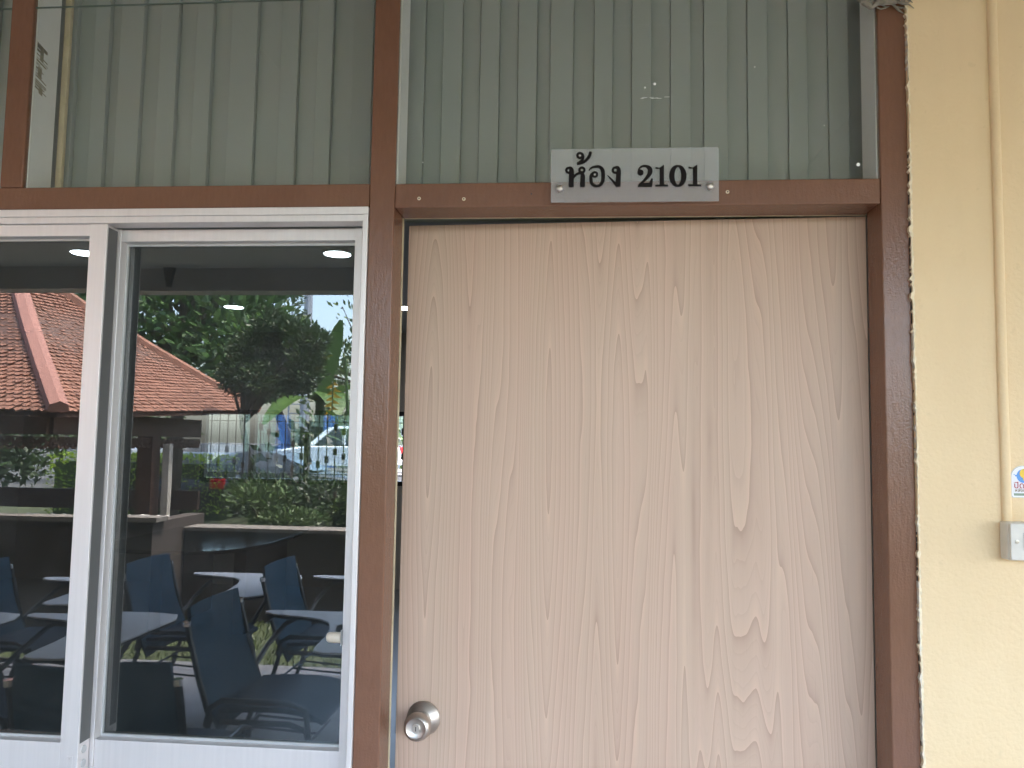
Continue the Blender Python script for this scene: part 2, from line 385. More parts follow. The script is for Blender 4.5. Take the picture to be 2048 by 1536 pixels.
# scraped residue on the left white reveal
rd = random.Random(5); mb = MB()
for k in range(46):
    z = 2.305+.1*rd.random(); y = .012+.002; ln = .012+.024*rd.random(); th = .0012+.0018*rd.random(); sl_ = -.25*ln
    if 2.335 < z < 2.35 and rd.random() < .6: continue
    mb.add([(-1.1530, y, z), (-1.1530, y+ln, z+sl_), (-1.1530, y+ln, z+sl_+th), (-1.1530, y, z+th)], [(0, 1, 2, 3)])
for (y0, z0, wd, h) in ((.024, 2.372, .011, .026), (.026, 2.300, .012, .016), (.020, 2.335, .012, .022)):
    mb.add([(-1.1529, y0, z0), (-1.1529, y0+wd, z0-.003), (-1.1529, y0+wd, z0+h-.003), (-1.1529, y0, z0+h)], [(0, 1, 2, 3)])
part('glue_mark', mb, 'tape', fr, label='scraped brown tape residue on white paint')
# screw holes in the rail above the door
for x, z in ((-.317, 2.053), (-.227, 2.051), (.286, 2.060)):
    h = part('screw_hole', MB().lathe([(-.0012, .0032), (-.0004, .0036), (.001, .0036)], (x, .0012, z), 12), 'caulk', fr)
    part('hole_core', MB().lathe([(-.0016, .0015), (.0005, .0015)], (x, .0012, z), 8), 'dark', h)
part('screw_hole', MB().lathe([(-.0006, .0016), (.0005, .0016)], (-.093, .0012, 2.060), 8), 'dark', fr)

def fanlight(x0, x1, split, label):
    t = thing('fanlight', ((x0+x1)/2, .006, 2.0855), label, 'window', 'fixed glass lights above the rail')
    if split:
        part('glass_pane', Bx(x0, x1, .005, .010, 2.0855, 2.4772), 'clear', t)
        part('glass_pane', Bx(x0, x1, .005, .010, 2.4792, 2.699), 'clear', t)
        part('glass_seam', Bx(x0, x1, .0056, .0095, 2.4773, 2.4791), 'seam', t)
    else:
        part('glass_pane', Bx(x0, x1, .005, .010, 2.0855, 2.699), 'clear', t)
    return t
fanlight(-1.571, -1.2063, True, 'narrow fixed glass pane at the top left corner, left of the brown post')
fanlight(-1.156, -.418, True, 'fixed glass pane above the sliding window, grey slats behind it')
fd = fanlight(-.366, .5708, False, 'wide fixed glass pane above the wooden door, behind the room sign')
rd = random.Random(2); mb = MB()
for x, z, r in ((.147, 2.280, .0028), (.128, 2.273, .002), (.532, 2.112, .0036), (-.312, 2.128, .0014), (.34, 2.31, .0012), (.47, 2.19, .001)):
    mb.lathe([(-.0005, r), (-.0001, r)], (x, .005, z), 9)
for k in range(9):
    x = .118+.05*rd.random(); z = 2.249+.004*rd.random(); mb.box(x, x+.004+.008*rd.random(), .0044, .0049, z, z+.0007)
part('paint_speck', mb, 'white', fd, kind='stuff')

# vertical sheet slats behind the fanlights
def slats(cols, x_lo, x_hi, name_label, z0=2.06, z1=2.74):
    t = thing('slat_partition', ((x_lo+x_hi)/2, .13, z0), name_label, 'partition', 'grey slat partitions behind the fanlights')
    # cols: list of (x_left, x_right, raised)
    for i, (a, b, up) in enumerate(cols):
        if up:
            mb = MB().box(a, b, .112, .116, z0, z1).box(b-.0015, b, .116, .127, z0, z1)
            part('slat', mb, 'slat', t, .0008)
        else:
            w_ = b-a
            mb = MB().prism([(a, z0), (b, z0), (b, z1), (a, z1)], .121, .125)
            m = mb.v; mb.v = [(x, y+(.003 if x < (a+b)/2 else -.0045), z) for x, y, z in m]
            part('slat', mb, 'slat', t)
    return t
L = [-1.135, -1.093, -1.057, -1.032, -.977, -.938, -.896, -.855, -.816, -.774, -.713, -.659, -.618, -.577, -.541, -.496, -.451, -.40]
cols = [(-1.20, -1.135, True)]
for i in range(len(L)-1):
    up = (i % 2 == 1)
    cols.append((L[i]+.0006, L[i+1]-.0006, up))
slats(cols, -1.2, -.40, 'grey green vertical slats behind the glass above the sliding window')
Rr = [-.336, -.297, -.254, -.215, -.173, -.133, -.092, -.064, -.014, .029, .069, .109, .15, .19, .232, .259, .308, .349, .39, .432, .471, .513, .554]
cols = [(-.39, -.3366, True)]
for i in range(len(Rr)-1): cols.append((Rr[i]+.0006, Rr[i+1]-.0006, i % 2 == 1))
slats(cols, -.39, .554, 'grey green vertical slats behind the glass above the wooden door')
slats([(-1.62+.042*i, -1.62+.042*i+.041, i % 2 == 0) for i in range(9)], -1.62, -1.24, 'grey green vertical slats behind the narrow glass at the top left')
struct('upper_partition', Bx(-6.2, .9, .155, .165, 2.05, 2.75), 'slat_b')

# ------------------------------------------------------------------ aluminium sliding window
wn = thing('sliding_window', (-1.0, 0, .869), 'aluminium two-sash sliding window with dark tinted glass', 'window')
part('head_track', MB().box(-1.5715, -.4178, -.005, .080, 2.0205, 2.0362).box(-1.5715, -.4178, -.003, .036, 2.0068, 2.0204), 'alu', wn, .0012)
part('jamb', MB().box(-.4283, -.4178, -.005, .080, .9, 2.0204).box(-.4315, -.4284, .004, .078, .9, 2.0066), 'alu', wn, .001)
part('jamb', Bx(-1.5715, -1.561, -.005, .080, .9, 2.0204), 'alu', wn, .001)
part('sill_track', MB().box(-1.5715, -.4178, -.008, .084, .8695, .8995).box(-1.56, -.43, .036, .040, .8996, .908), 'alu', wn, .0012)
# outer sash (left)
osb = part('sash', MB().box(-1.0035, -.966, .002, .0385, .902, 2.0066), 'alu', wn, .0012, label='left sash, in front of the other')
part('stile', Bx(-1.5605, -1.525, .002, .0385, .902, 2.0066), 'alu', osb, .001)
part('rail', Bx(-1.5248, -1.0037, .003, .0375, 1.9815, 2.0063), 'alu', osb, .001)
part('rail', Bx(-1.5248, -1.0037, .003, .0375, .903, .9695), 'alu', osb, .001)
part('gasket', MB().box(-1.5248, -1.0037, .024, .028, .9695, .974).box(-1.5248, -1.0037, .024, .028, 1.977, 1.9815), 'alug', osb)
part('glass_pane', Bx(-1.5246, -1.0039, .028, .033, .9697, 1.9813), 'tint', osb)
part('shade_strip', MB().box(-.966, -.9650, .0065, .0375, .968, 2.0), 'shade_grey', osb, label='dark grey strip of painted shade down the edge of the left sash')  # thin strip added to paint the stile's side face as shaded
for z in (.9525, .9255): part('screw_cap', MB().lathe([(0, .0078), (.0012, .0075), (.0016, .003), (.0019, .003)], (-.966, .021, z), 16, 'x'), 'alug', osb)
part('screw', MB().lathe([(-.0012, .0012), (-.0008, .0032), (0, .0036)], (-.982, .002, .9405), 12), 'steel', osb)
part('latch_plate', Bx(-.9885, -.9755, .0008, .0019, .902, .9455), 'alu', osb, .0005)
# inner sash (right)
isb = part('sash', MB().box(-.4565, -.4317, .042, .0775, .902, 2.006).box(-.4565, -.4535, .0415, .042, .902, 2.006), 'alu', wn, .001, label='right sash, behind the left one')
part('stile', MB().box(-.992, -.9585, .0405, .0775, .902, 2.006), 'alu', isb, .001)
part('rail', MB().box(-.9583, -.4567, .043, .0765, 1.9800, 2.0055), 'alu', isb, .001)
part('rail', Bx(-.9583, -.4567, .043, .0765, .903, .9630), 'alu', isb, .001)
part('gasket', MB().box(-.9583, -.4567, .062, .067, .9631, .9685).box(-.9583, -.4567, .062, .067, 1.9745, 1.9799).box(-.9583, -.954, .062, .067, .9686, 1.9744), 'alug', isb)
part('glass_pane', Bx(-.9582, -.4568, .067, .072, .9632, 1.9798), 'tint', isb)
hb = MB().lathe([(-.030, .004), (-.0285, .0075), (-.025, .0098), (-.012, .0105), (0, .0105)], (-.4567, .036, 1.183), 20, 'x')
part('handle', hb, 'beige', isb, smooth=True, label='beige rounded pull')
part('handle_base', Bx(-.4568, -.4560, .030, .060, 1.168, 1.198), 'alug', isb)

# ------------------------------------------------------------------ door
HX, HY = .5725, .082
dr = thing('door', (HX, HY, .01), 'pale woodgrain door standing slightly ajar with a steel knob', 'door')
lf = part('door_leaf', MB().box(HX-.9370, HX, HY, HY+.036, .01, 2.0335), 'door', dr, .0012)
kn_c = (HX-.879, HY, 1.007)
ros = part('rosette', MB().lathe([(0, .0345), (-.003, .0345), (-.0045, .0335), (-.014, .0215), (-.016, .019)], kn_c, 48), 'steel', dr, smooth=True)
kb = part('knob', MB().lathe([(-.014, .0145), (-.020, .0135), (-.026, .0150), (-.034, .0215), (-.044, .0262), (-.054, .0272), (-.060, .0255), (-.0635, .0215), (-.0645, .0200), (-.0625, .0175), (-.0605, .0085)], kn_c, 48), 'steel', dr, smooth=True)
lc = part('lock_cylinder', MB().lathe([(-.0595, .0082), (-.0640, .0080), (-.0650, .0072)], kn_c, 28), 'steel', kb, smooth=True)
part('keyhole', MB().box(kn_c[0]-.0008, kn_c[0]+.0008, kn_c[1]-.0655, kn_c[1]-.0648, kn_c[2]-.004, kn_c[2]+.0045), 'dark', kb)
part('latch', Bx(HX-.9395, HX-.9369, HY+.008, HY+.028, .97, 1.05), 'steel', dr)
for z in (.25, 1.02, 1.8): part('hinge', MB().lathe([(z-.05, .006), (z+.05, .006)], (HX+.0005, HY+.042, 0), 10, 'z'), 'steel', dr)
dr.rotation_euler = (0, 0, -R_(2.63)); 

# ------------------------------------------------------------------ room sign
sg = thing('room_sign', (.106, -.014, 2.039), 'frosted acrylic room sign with black lettering over the door rail', 'sign')
S_ = 1.798e-4
def sp2(cx, cy_): return (-.0544+(cx-130)*S_, 2.1437-(cy_-(133-26*(cx-130)/1788))*S_)
part('plate', Bx(-.0544, .2671, -.014, -.011, 2.0375, 2.1437), 'acrylic', sg, .0004)
def ribbon(pts, wd, seg=5):
    """smooth centre line through pts (crop units) with widths -> flat raised strip"""
    P = [Vector((p[0], p[1])) for p in pts]; n = len(P); out = []; ws = []
    for i in range(n-1):
        p0, p1, p2, p3 = P[max(i-1, 0)], P[i], P[i+1], P[min(i+2, n-1)]
        for k in range(seg):
            t = k/seg
            out.append(.5*((2*p1)+(p2-p0)*t+(2*p0-5*p1+4*p2-p3)*t*t+(3*p1-p0-3*p2+p3)*t**3)); ws.append((wd[i]*(1-t)+wd[i+1]*t)*1.22)
    out.append(P[-1]); ws.append(wd[-1]); A, B = [], []
    for i, p in enumerate(out):
        d = (out[min(i+1, len(out)-1)]-out[max(i-1, 0)]); d = d.normalized() if d.length > 0 else Vector((1, 0)); nn = Vector((-d.y, d.x))
        A.append(sp2(*(p+nn*ws[i]/2))); B.append(sp2(*(p-nn*ws[i]/2)))
    mb = MB()
    for i in range(len(A)-1):
        q = [A[i], B[i], B[i+1], A[i+1]]
        mb.add([(x, y, z) for y in (YL, YL+.001) for x, z in q], [(0, 1, 2, 3), (7, 6, 5, 4), (0, 4, 5, 1), (1, 5, 6, 2), (2, 6, 7, 3), (3, 7, 4, 0)])
    return mb
YL = -.0155
def ring(cx, cy_, r, wd, rx=1, a0=0, a1=360, n=18):
    return [(cx+r*rx*math.cos(R_(a0+(a1-a0)*i/n)), cy_+r*math.sin(R_(a0+(a1-a0)*i/n))) for i in range(n+1)], [wd]*(n+1)
def fillp(pts):
    q = [sp2(*p) for p in pts]; return MB().prism(q, YL, YL+.001)
def glyph(name, pieces):
    mb = MB()
    for i, p in enumerate(pieces):
        k = -.00005*i
        mb.add([(x, y+k, z) for x, y, z in p.v], p.f)
    part('letter', mb, 'letter', sg, label=name)
rg = lambda *a, **k: ribbon(*ring(*a, **k), seg=2)
glyph('black Thai letter ho hip', [rg(322, 369, 27, 20), ribbon([(322, 340), (345, 346), (352, 385), (350, 470), (350, 556)], [16, 30, 44, 44, 44]),
    ribbon([(362, 470), (392, 425), (430, 402), (458, 402), (473, 430), (472, 490), (472, 553)], [14, 22, 22, 26, 40, 42, 42]), rg(464, 366, 27, 20)])
glyph('black Thai tone mark mai tho', [rg(441, 204, 27, 21), ribbon([(462, 180), (476, 205), (472, 245), (440, 280), (412, 296)], [18, 20, 22, 24, 26]),
    ribbon([(410, 297), (450, 290), (500, 265), (540, 215), (556, 162)], [22, 22, 24, 28, 24])])
glyph('black Thai letter o ang', [rg(603, 414, 25, 19), ribbon([(540, 372), (560, 345), (600, 330), (650, 330), (685, 365), (692, 430), (684, 500), (650, 537), (610, 540), (572, 515), (562, 470), (564, 425), (582, 395)], [8, 16, 20, 26, 34, 32, 30, 24, 24, 28, 30, 26, 16])])
glyph('black Thai letter ngo ngu', [rg(824, 366, 29, 20), ribbon([(824, 330), (850, 338), (858, 375), (854, 460), (852, 548)], [14, 26, 40, 42, 44]),
    fillp([(736, 424), (746, 424), (850, 520), (850, 550), (830, 550)])])
glyph('black digit two', [rg(1090, 392, 15, 30), ribbon([(1068, 392), (1074, 355), (1105, 325), (1150, 322), (1188, 350), (1190, 395), (1160, 445), (1110, 500), (1072, 535)], [10, 14, 18, 24, 40, 40, 28, 18, 16], 6),
    fillp([(1062, 549), (1066, 532), (1110, 505), (1182, 505), (1205, 458), (1222, 456), (1212, 549)])])
glyph('black digit one before the zero', [fillp([(1292, 340), (1336, 308), (1340, 308), (1340, 524), (1382, 524), (1382, 545), (1248, 545), (1248, 524), (1294, 524), (1294, 350), (1250, 350), (1250, 330)])])
o, wds = ring(1486, 428, 108, 20, rx=.585, n=40)
wds = [16+30*abs(math.cos(R_(360*i/40))) for i in range(41)]
glyph('black digit zero', [ribbon(o, wds, 2)])
glyph('black digit one at the end', [fillp([(1642, 338), (1685, 306), (1690, 306), (1690, 520), (1730, 520), (1730, 541), (1596, 541), (1596, 520), (1644, 520), (1644, 347), (1598, 347), (1598, 327)])])
for cx, cy_ in ((225, 570), (1826, 541)):
    x, z = sp2(cx, cy_)
    part('screw_cap', MB().lathe([(.0, .0068), (-.0025, .0068), (-.0045, .0055), (-.0056, .003), (-.006, .0005)], (x, -.014, z), 20), 'steel', sg, smooth=True)
    part('standoff', MB().lathe([(0, .004), (.012, .004)], (x, -.011, z), 10), 'steel', sg)

# ------------------------------------------------------------------ conduit, switch, sticker, twigs
mb = MB()
pth = [(.7785, 2.94), (.7785, 2.5), (.7782, 2.2), (.7778, 1.95), (.7765, 1.7), (.7770, 1.55), (.7765, 1.4405)]
for (xa, za), (xb, zb) in zip(pth[:-1], pth[1:]):
    n = 10; o = len(mb.v)
    for (x, z) in ((xa, za), (xb, zb)):
        for k in range(n+1):
            t = math.pi*k/n; mb.v.append((x-.0085*math.cos(t), -.0062-.008*math.sin(t)**.7, z))
    for k in range(n): mb.f.append((o+k, o+k+1, o+n+2+k, o+n+1+k))
tag(part('conduit', mb, 'yellow', None, smooth=True), 'thin cable conduit painted over in wall cream, running down to the switch', 'conduit')
sw = thing('light_switch', (.81, -.0062, 1.40), 'old white surface-mounted light switch box at the right edge', 'light switch')
part('box', MB().box(.763, .87, -.036, -.0062, 1.3775, 1.4445), 'pvc', sw, .004)
fp = part('face_plate', MB().box(.7642, .869, -.042, -.0362, 1.379, 1.443), 'pvc', sw, .0015)
part('rocker', MB().box(.789, .815, -.0445, -.0422, 1.401, 1.424), 'pvc', fp, .001)
for xa, xb in ((.7862, .7885), (.8155, .818)): part('rocker_edge', Bx(xa, xb, -.0435, -.0421, 1.398, 1.427), 'alug', fp)
scr = part('screw', MB().lathe([(0, .0035), (-.0012, .0033), (-.0016, .0015)], (.7745, -.0421, 1.411), 14), 'brass', fp)
part('screw_slot', Bx(.7720, .7770, -.0440, -.0437, 1.4104, 1.4116), 'dark', scr)
st = thing('sticker', (.81, -.0075, 1.51), 'rounded white energy-saving sticker on the cream wall above the switch', 'sticker')
def arch(x0, x1, z0, z1, r):
    pts = [(x0+.003, z0), (x1-.003, z0), (x1, z0+.003)]
    for k in range(9):
        t = R_(90*k/8); pts.append((x1-r+r*math.cos(t), z1-r+r*math.sin(t)))
    for k in range(9):
        t = R_(90+90*k/8); pts.append((x0+r+r*math.cos(t), z1-r+r*math.sin(t)))
    pts.append((x0, z0+.003)); return pts
part('border', MB().prism(arch(.7855, .8335, 1.4865, 1.544, .021), -.0072, -.0063), 'alug', st)
part('film', MB().prism(arch(.7867, .8323, 1.4877, 1.5428, .0202), -.0077, -.0073), 'sticker', st)
part('print', MB().lathe([(-.0002, .0125), (0, .0125)], (.808, -.0079, 1.5255), 28), 'blu', st)
part('print', MB().lathe([(-.0002, .0088), (0, .0088)], (.8095, -.0083, 1.5300), 24).box(.8065, .8125, -.0084, -.0081, 1.5175, 1.5225), 'yel', st)
part('print', MB().lathe([(-.0002, .0016), (0, .0016)], (.7945, -.0079, 1.526), 10).box(.7905, .793, -.0080, -.0078, 1.5275, 1.5285), 'blu', st)
part('print', Bx(.790, .829, -.0080, -.0078, 1.490, 1.4945), 'grn', st)
def textpart(body, x, z, size, mat, parent, y):
    cu = bpy.data.curves.new('text', 'FONT'); cu.body = body; cu.size = size; cu.extrude = .0001
    t = bpy.data.objects.new('lettering', cu); C.objects.link(t)
    bpy.context.view_layer.update()
    me = bpy.data.meshes.new_from_object(t.evaluated_get(bpy.context.evaluated_depsgraph_get())); bpy.data.objects.remove(t)
    mw = Matrix.Translation((x, y, z)) @ Matrix.Rotation(math.pi/2, 4, 'X')
    me.transform(mw); me.transform(Matrix.Translation(Vector(org(parent))*-1)); me.materials.clear(); me.materials.append(M[mat])
    o = bpy.data.objects.new('lettering', me); C.objects.link(o); o.parent = parent; return o
textpart('ปิดไฟ', .7895, 1.5035, .0155, 'redp', st, -.0088)
textpart('หลังเลิกใช้', .7915, 1.4970, .0082, 'brn', st, -.0088)
# tangle of dry straw at the top right corner of the frame
ns = thing('straw_tangle', (.57, -.01, 2.44), 'clump of dry grey straw stuck to the top right corner of the frame', 'nest')
rd = random.Random(9)
for k in range(26):
    x = .535+.075*rd.random(); z = 2.416+.05*rd.random(); y = -.004-.02*rd.random(); a = rd.uniform(-.5, .9); ln = rd.uniform(.015, .05)
    p0 = Vector((x, y, z)); d = Vector((math.cos(a), rd.uniform(-.3, .3), math.sin(a)))
    pts = [p0+d*ln*t+Vector((0, 0, .006*math.sin(3*t+k))) for t in (0, .35, .7, 1)]
    part('straw', MB().tube(pts, [.0012+.0018*rd.random()]*3+[.0006], 5), 'straww', ns)
part('straw_mass', MB().tube([(.53, -.008, 2.44), (.545, -.012, 2.424), (.556, -.013, 2.414), (.568, -.012, 2.424), (.60, -.012, 2.424), (.617, -.008, 2.436)], [.005, .007, .005, .006, .005, .002], 7), 'straww', ns)

# ------------------------------------------------------------------ classroom
lamps = [(-1.512, 3.231, 'lit round ceiling lamp at the top right of the sliding window'), (-3.149, 3.178, 'lit round ceiling lamp half hidden by the window stile at top left'),
         (-3.056, 5.161, 'lit round ceiling lamp seen among reflected trees in the window'), (-1.524, 5.197, 'lit round ceiling lamp showing in the gap beside the door')]
l0 = None
for x, y, lb in lamps:
    if l0 is None:
        l0 = thing('ceiling_lamp', (0, 0, 0), lb, 'ceiling lamp', 'round LED lamps on the classroom ceiling')
        part('diffuser', MB().lathe([(-.012, .075), (-.011, .083), (-.004, .084)], (0, 0, 0), 28, 'z'), 'lamp', l0)
        part('rim', MB().lathe([(-.010, .085), (-.008, .092), (0, .094)], (0, 0, 0), 28, 'z'), 'pvc', l0); l0.location = (x, y, 2.748)
    else: copy_thing(l0, (x, y, 2.748), 0, lb, 'round LED lamps on the classroom ceiling')
tb_ = thing('meeting_table', (-3.0, 5.2, 0), 'dark glossy meeting table inside the room, shining faintly through the window', 'table')
pts = []
for k in range(40):
    t = 2*math.pi*k/40; cx_, sy_ = math.cos(t), math.sin(t)
    pts.append((-3.05+.62*math.copysign(abs(cx_)**.6, cx_)-.12*(sy_ > 0)*sy_, 5.15+1.1*math.copysign(abs(sy_)**.6, sy_)))
part('table_top', MB().slab(pts, .715, .742), 'stone', tb_, .003)
for x in (-3.4, -2.7): part('leg', Bx(x-.05, x+.05, 4.7, 5.6, 0, .714), 'tube', tb_)
# far window with grille
fw = thing('far_window', ((FW[0]+FW[1])/2, 6.84, FW[2]), 'long barred window in the far wall of the classroom', 'window')
x0, x1, z0, z1 = FW
for z in (z0, z1-.05): part('frame_rail', Bx(x0, x1, 6.83, 6.89, z, z+.05), 'tube', fw)
for i, x in enumerate((x0, -3.58, -2.96, -2.36, -1.76, -1.16, x1-.05)):
    part('mullion', Bx(x, x+(.06 if i % 2 else .05), 6.825, 6.895, z0+.0505, z1-.0505), 'tube', fw)
part('glass_pane', Bx(x0+.001, x1-.001, 6.90, 6.905, z0+.051, z1-.051), 'clear', fw)
gr = thing('window_grille', ((x0+x1)/2, 6.95, z0), 'black wrought iron security grille outside the far window', 'grille')
rd = random.Random(4)
mesh_mb = MB(); pm = MB()
x = x0+.05
while x < x1:
    part('bar', MB().box(x-.005, x+.005, 6.955, 6.965, z0-.02, z1+.02), 'tube', gr)
    zz = z0+.12+rd.random()*.5
    pm.box(x-.019, x+.019, 6.949, 6.971, zz, zz+.075); pm.box(x-.019, x+.019, 6.949, 6.971, zz-.27, zz-.20)
    x += .095
part('block', pm, 'tube', gr, kind='stuff')
for z in (z0+.1, z0+.42, z1-.12, z1-.03): part('cross_bar', MB().box(x0, x1, 6.965, 6.973, z-.005, z+.005), 'tube', gr)
k = 0
x = x0
while x < x1: mesh_mb.box(x-.0007, x+.0007, 6.975, 6.9765, z0, z1); x += .036
z = z0
while z < z1: mesh_mb.box(x0, x1, 6.9775, 6.9795, z-.0007, z+.0007); z += .036
part('wire_mesh', mesh_mb, 'tube', gr, kind='stuff')

# ------------------------------------------------------------------ beyond the far window
def make_car(label, paint, roofh, group, suv):
    t = thing('parked_car', (0, 0, 0), label, 'car', group)
    L_ = 4.4; hw = .86; H_ = roofh
    low = [(0, .35), (.02, .62), (.25, .80), (1.15, .92), (3.55, .95), (4.30, .90), (4.4, .6), (4.36, .32)]
    def loft(sec):
        mb = MB(); n = len(sec[0])
        for s_ in sec: mb.v += s_
        for i in range(len(sec)-1):
            for k in range(n): mb.f.append((i*n+k, i*n+(k+1) % n, (i+1)*n+(k+1) % n, (i+1)*n+k))
        mb.f.append(tuple(range(n))); mb.f.append(tuple((len(sec)-1)*n+k for k in range(n-1, -1, -1))); return mb
    body = low+[(3.9, .25), (.45, .25)]
    part('body', loft([[(x-2.2+(.05 if a in (-1, 1) else 0)*(1 if x < 2.2 else -1), hw*a, z if a not in (-1, 1) else .35+(z-.35)*.93) for x, z in body] for a in (-1, -.93, .93, 1)]), paint, t, smooth=True)
    cab = [(1.05, .90), (1.75, H_-.07), (2.2, H_), (3.2, H_-.02), (3.75, H_-.15), (4.15, .94)] if suv else [(1.15, .90), (1.95, H_-.05), (2.35, H_), (3.0, H_-.01), (3.5, H_-.12), (3.95, .93)]
    part('cabin', loft([[(x-2.2, (hw-.06)*a*(1-.28*max(0, (z-.9))), z) for x, z in cab] for a in (-1, 1)]), paint, t, smooth=True)
    for s_ in (-1, 1):
        def wp(x, z, k=1.006): return (x-2.2, s_*(hw-.06)*(1-.28*max(0, z-.9))*k+.004*s_, z)
        for q in (((1.32, .95), (1.92, H_-.13), (2.25, H_-.09), (2.32, .95)), ((2.42, .95), (2.40, H_-.09), (3.05, H_-.10), (3.40, H_-.22), (3.45, .96))):
            part('side_window', MB().add([wp(*p) for p in q]+[wp(*p, .97) for p in q], [tuple(range(len(q)))]+[(i, (i+1) % len(q), (i+1) % len(q)+len(q), i+len(q)) for i in range(len(q))]), 'carg', t)
    part('windscreen', MB().add([(1.10-2.2, -.66, .965), (1.10-2.2, .66, .965), (cab[1][0]-2.23, .56, H_-.10), (cab[1][0]-2.23, -.56, H_-.10)], [(0, 1, 2, 3)]), 'carg', t)
    part('rear_window', MB().add([(cab[5][0]-2.19, -.66, .99), (cab[5][0]-2.19, .66, .99), (cab[4][0]-2.17, .56, H_-.2), (cab[4][0]-2.17, -.56, H_-.2)], [(0, 1, 2, 3)]), 'carg', t)
    for x in (-1.35, 1.3):
        for s_ in (-1, 1):
            wv = part('wheel', MB().lathe([(-.10, .26), (-.09, .31), (.09, .31), (.10, .26)], (x, s_*(hw-.08), .31), 20), 'rubber', t)
            part('rim', MB().lathe([(-.105, .19), (.105, .19)], (x, s_*(hw-.08), .31), 14), 'alug', wv)
    for s_ in (-1, 1):
        part('headlight', Bx(-2.19, -1.98, s_*.62-.16, s_*.62+.16, .66, .78), 'lens', t, .03)
        part('taillight', Bx(2.02, 2.19, s_*.66-.15, s_*.66+.15, .70, .92), 'red', t, .03)
    return t
def at(px, py, D):        # point at distance D from the wall plane on the line of sight through (px, py)
    d = r2*((px-1024)/1560)+u2*((768-py)/1560)+fwd; t = (D+1.5)/d.y
    return Vector((0, -1.5, 1.57))+d*t
PK = 'cars parked beyond the classroom'
struct('parking_yard', Bx(-40, 20, 8.2, 20.5, -.5, -.155), 'asphalt')
struct('road', Bx(-60, 40, 22.4, 30, -.5, .45), 'asphalt')
struct('kerb', Bx(-60, 40, 22.0, 22.398, -.5, .57), 'cap')
p = at(690, 870, 25); wcar = make_car('white car parked on the road beyond the barred window', 'carw', 1.62, PK, True); wcar.location = (p.x-.1, 25.5, .45)
p = at(560, 940, 18); dcar = make_car('dark saloon parked just beyond the barred window', 'card', 1.42, PK, False); dcar.location = (p.x, 18, -.155); dcar.rotation_euler = (0, 0, math.pi)
bl = thing('far_building', (-8, 36, 0), 'pale green building with a blue pillar beyond the road', 'building')
part('wall', Bx(-16, 4, 35, 45, -.4, 4.2), 'bwall', bl)
for k, x in enumerate((-14.2, -11.9, -9.35, -4.2)):
    part('pillar', Bx(x, x+.55, 34.5, 34.98, -.4, 4.0), 'bblue', bl)
for x in (-13.2, -11.1, -7.6, -6.0, -3.0): 
    wd = part('window', Bx(x, x+1.1, 34.94, 34.99, .9, 2.2), 'carg', bl)
part('roof', Bx(-17, 5, 33.6, 46, 4.21, 4.5), 'cap', bl)
part('door', Bx(-8.6, -7.8, 34.93, 34.99, 0, 2.1), 'fencew', bl)

# ------------------------------------------------------------------ foliage helpers
def leafcloud(mb, c, rad, n, size, rd, up=.35, shell=.55, aspect=.38):
    for _ in range(n):
        while True:
            p = Vector((rd.uniform(-1, 1), rd.uniform(-1, 1), rd.uniform(-1, 1)))
            if shell*.6 < p.length < 1: break
        q = Vector((c[0]+p.x*rad[0], c[1]+p.y*rad[1], c[2]+p.z*rad[2]))
        if mnoise.noise(q*1.6/max(.5, min(rad))) < -.22: continue
        d = (p.normalized()*.7+Vector((rd.gauss(0, .6), rd.gauss(0, .6), rd.gauss(up, .5)))).normalized()
        s_ = d.cross(Vector((rd.gauss(0, 1), rd.gauss(0, 1), rd.gauss(0, 1)))).normalized(); n_ = d.cross(s_)
        l = size*rd.uniform(.6, 1.25); w_ = l*aspect
        mb.add([q, q+d*l*.5+s_*w_*.5-n_*l*.06, q+d*l-n_*l*.12, q+d*l*.5-s_*w_*.5-n_*l*.06], [(0, 1, 2), (0, 2, 3)])
    return mb
def tree(loc, label, crowns, size, n, leaf, trunk_r, seed, group=None, aspect=.38, th=None):
    rd = random.Random(seed); t = thing('tree', loc, label, 'tree', group)
    top = crowns[0][0]; tz = (th or top[2])
    tm = MB().tube([loc, (loc[0]+.06, loc[1], loc[2]+tz*.35), ((loc[0]+top[0])/2, (loc[1]+top[1])/2, loc[2]+(tz-loc[2])*.75), top], [trunk_r, trunk_r*.8, trunk_r*.6, trunk_r*.3], 8)
    for c, r in crowns:
        for k in range(5):
            e = Vector(c)+Vector((rd.uniform(-.7, .7)*r[0], rd.uniform(-.7, .7)*r[1], rd.uniform(-.2, .7)*r[2]))
            b = Vector(((loc[0]+top[0])/2, (loc[1]+top[1])/2, loc[2]+(tz-loc[2])*.75))
            tm.tube([b, (b+e)/2+Vector((0, 0, .1)), e], [trunk_r*.4, trunk_r*.28, trunk_r*.1], 5)
    part('trunk', tm, 'bark', t, smooth=True)
    mb = MB()
    for c, r in crowns: leafcloud(mb, c, r, int(n*r[0]*r[2]), size, rd, aspect=aspect)
    part('crown', mb, leaf, t); return t
def shrub(loc, label, rad, size, n, leaf, seed, group=None, aspect=.38, name='shrub'):
    rd = random.Random(seed); t = thing(name, loc, label, 'shrub', group)
    tm = MB()
    for k in range(5): tm.tube([loc, (loc[0]+rd.uniform(-.5, .5)*rad[0], loc[1]+rd.uniform(-.5, .5)*rad[1], loc[2]+rad[2]*1.2)], [.015, .005], 5)
    part('stem', tm, 'bark', t)
    part('foliage', leafcloud(MB(), (loc[0], loc[1], loc[2]+rad[2]), rad, n, size, rd, aspect=aspect, shell=.3), leaf, t); return t
def m_(px, py, D):      # mirrored: what the glass shows at (px, py) stands D metres in front of the wall
    p = at(px, py, D); return (p.x, -D, p.z)

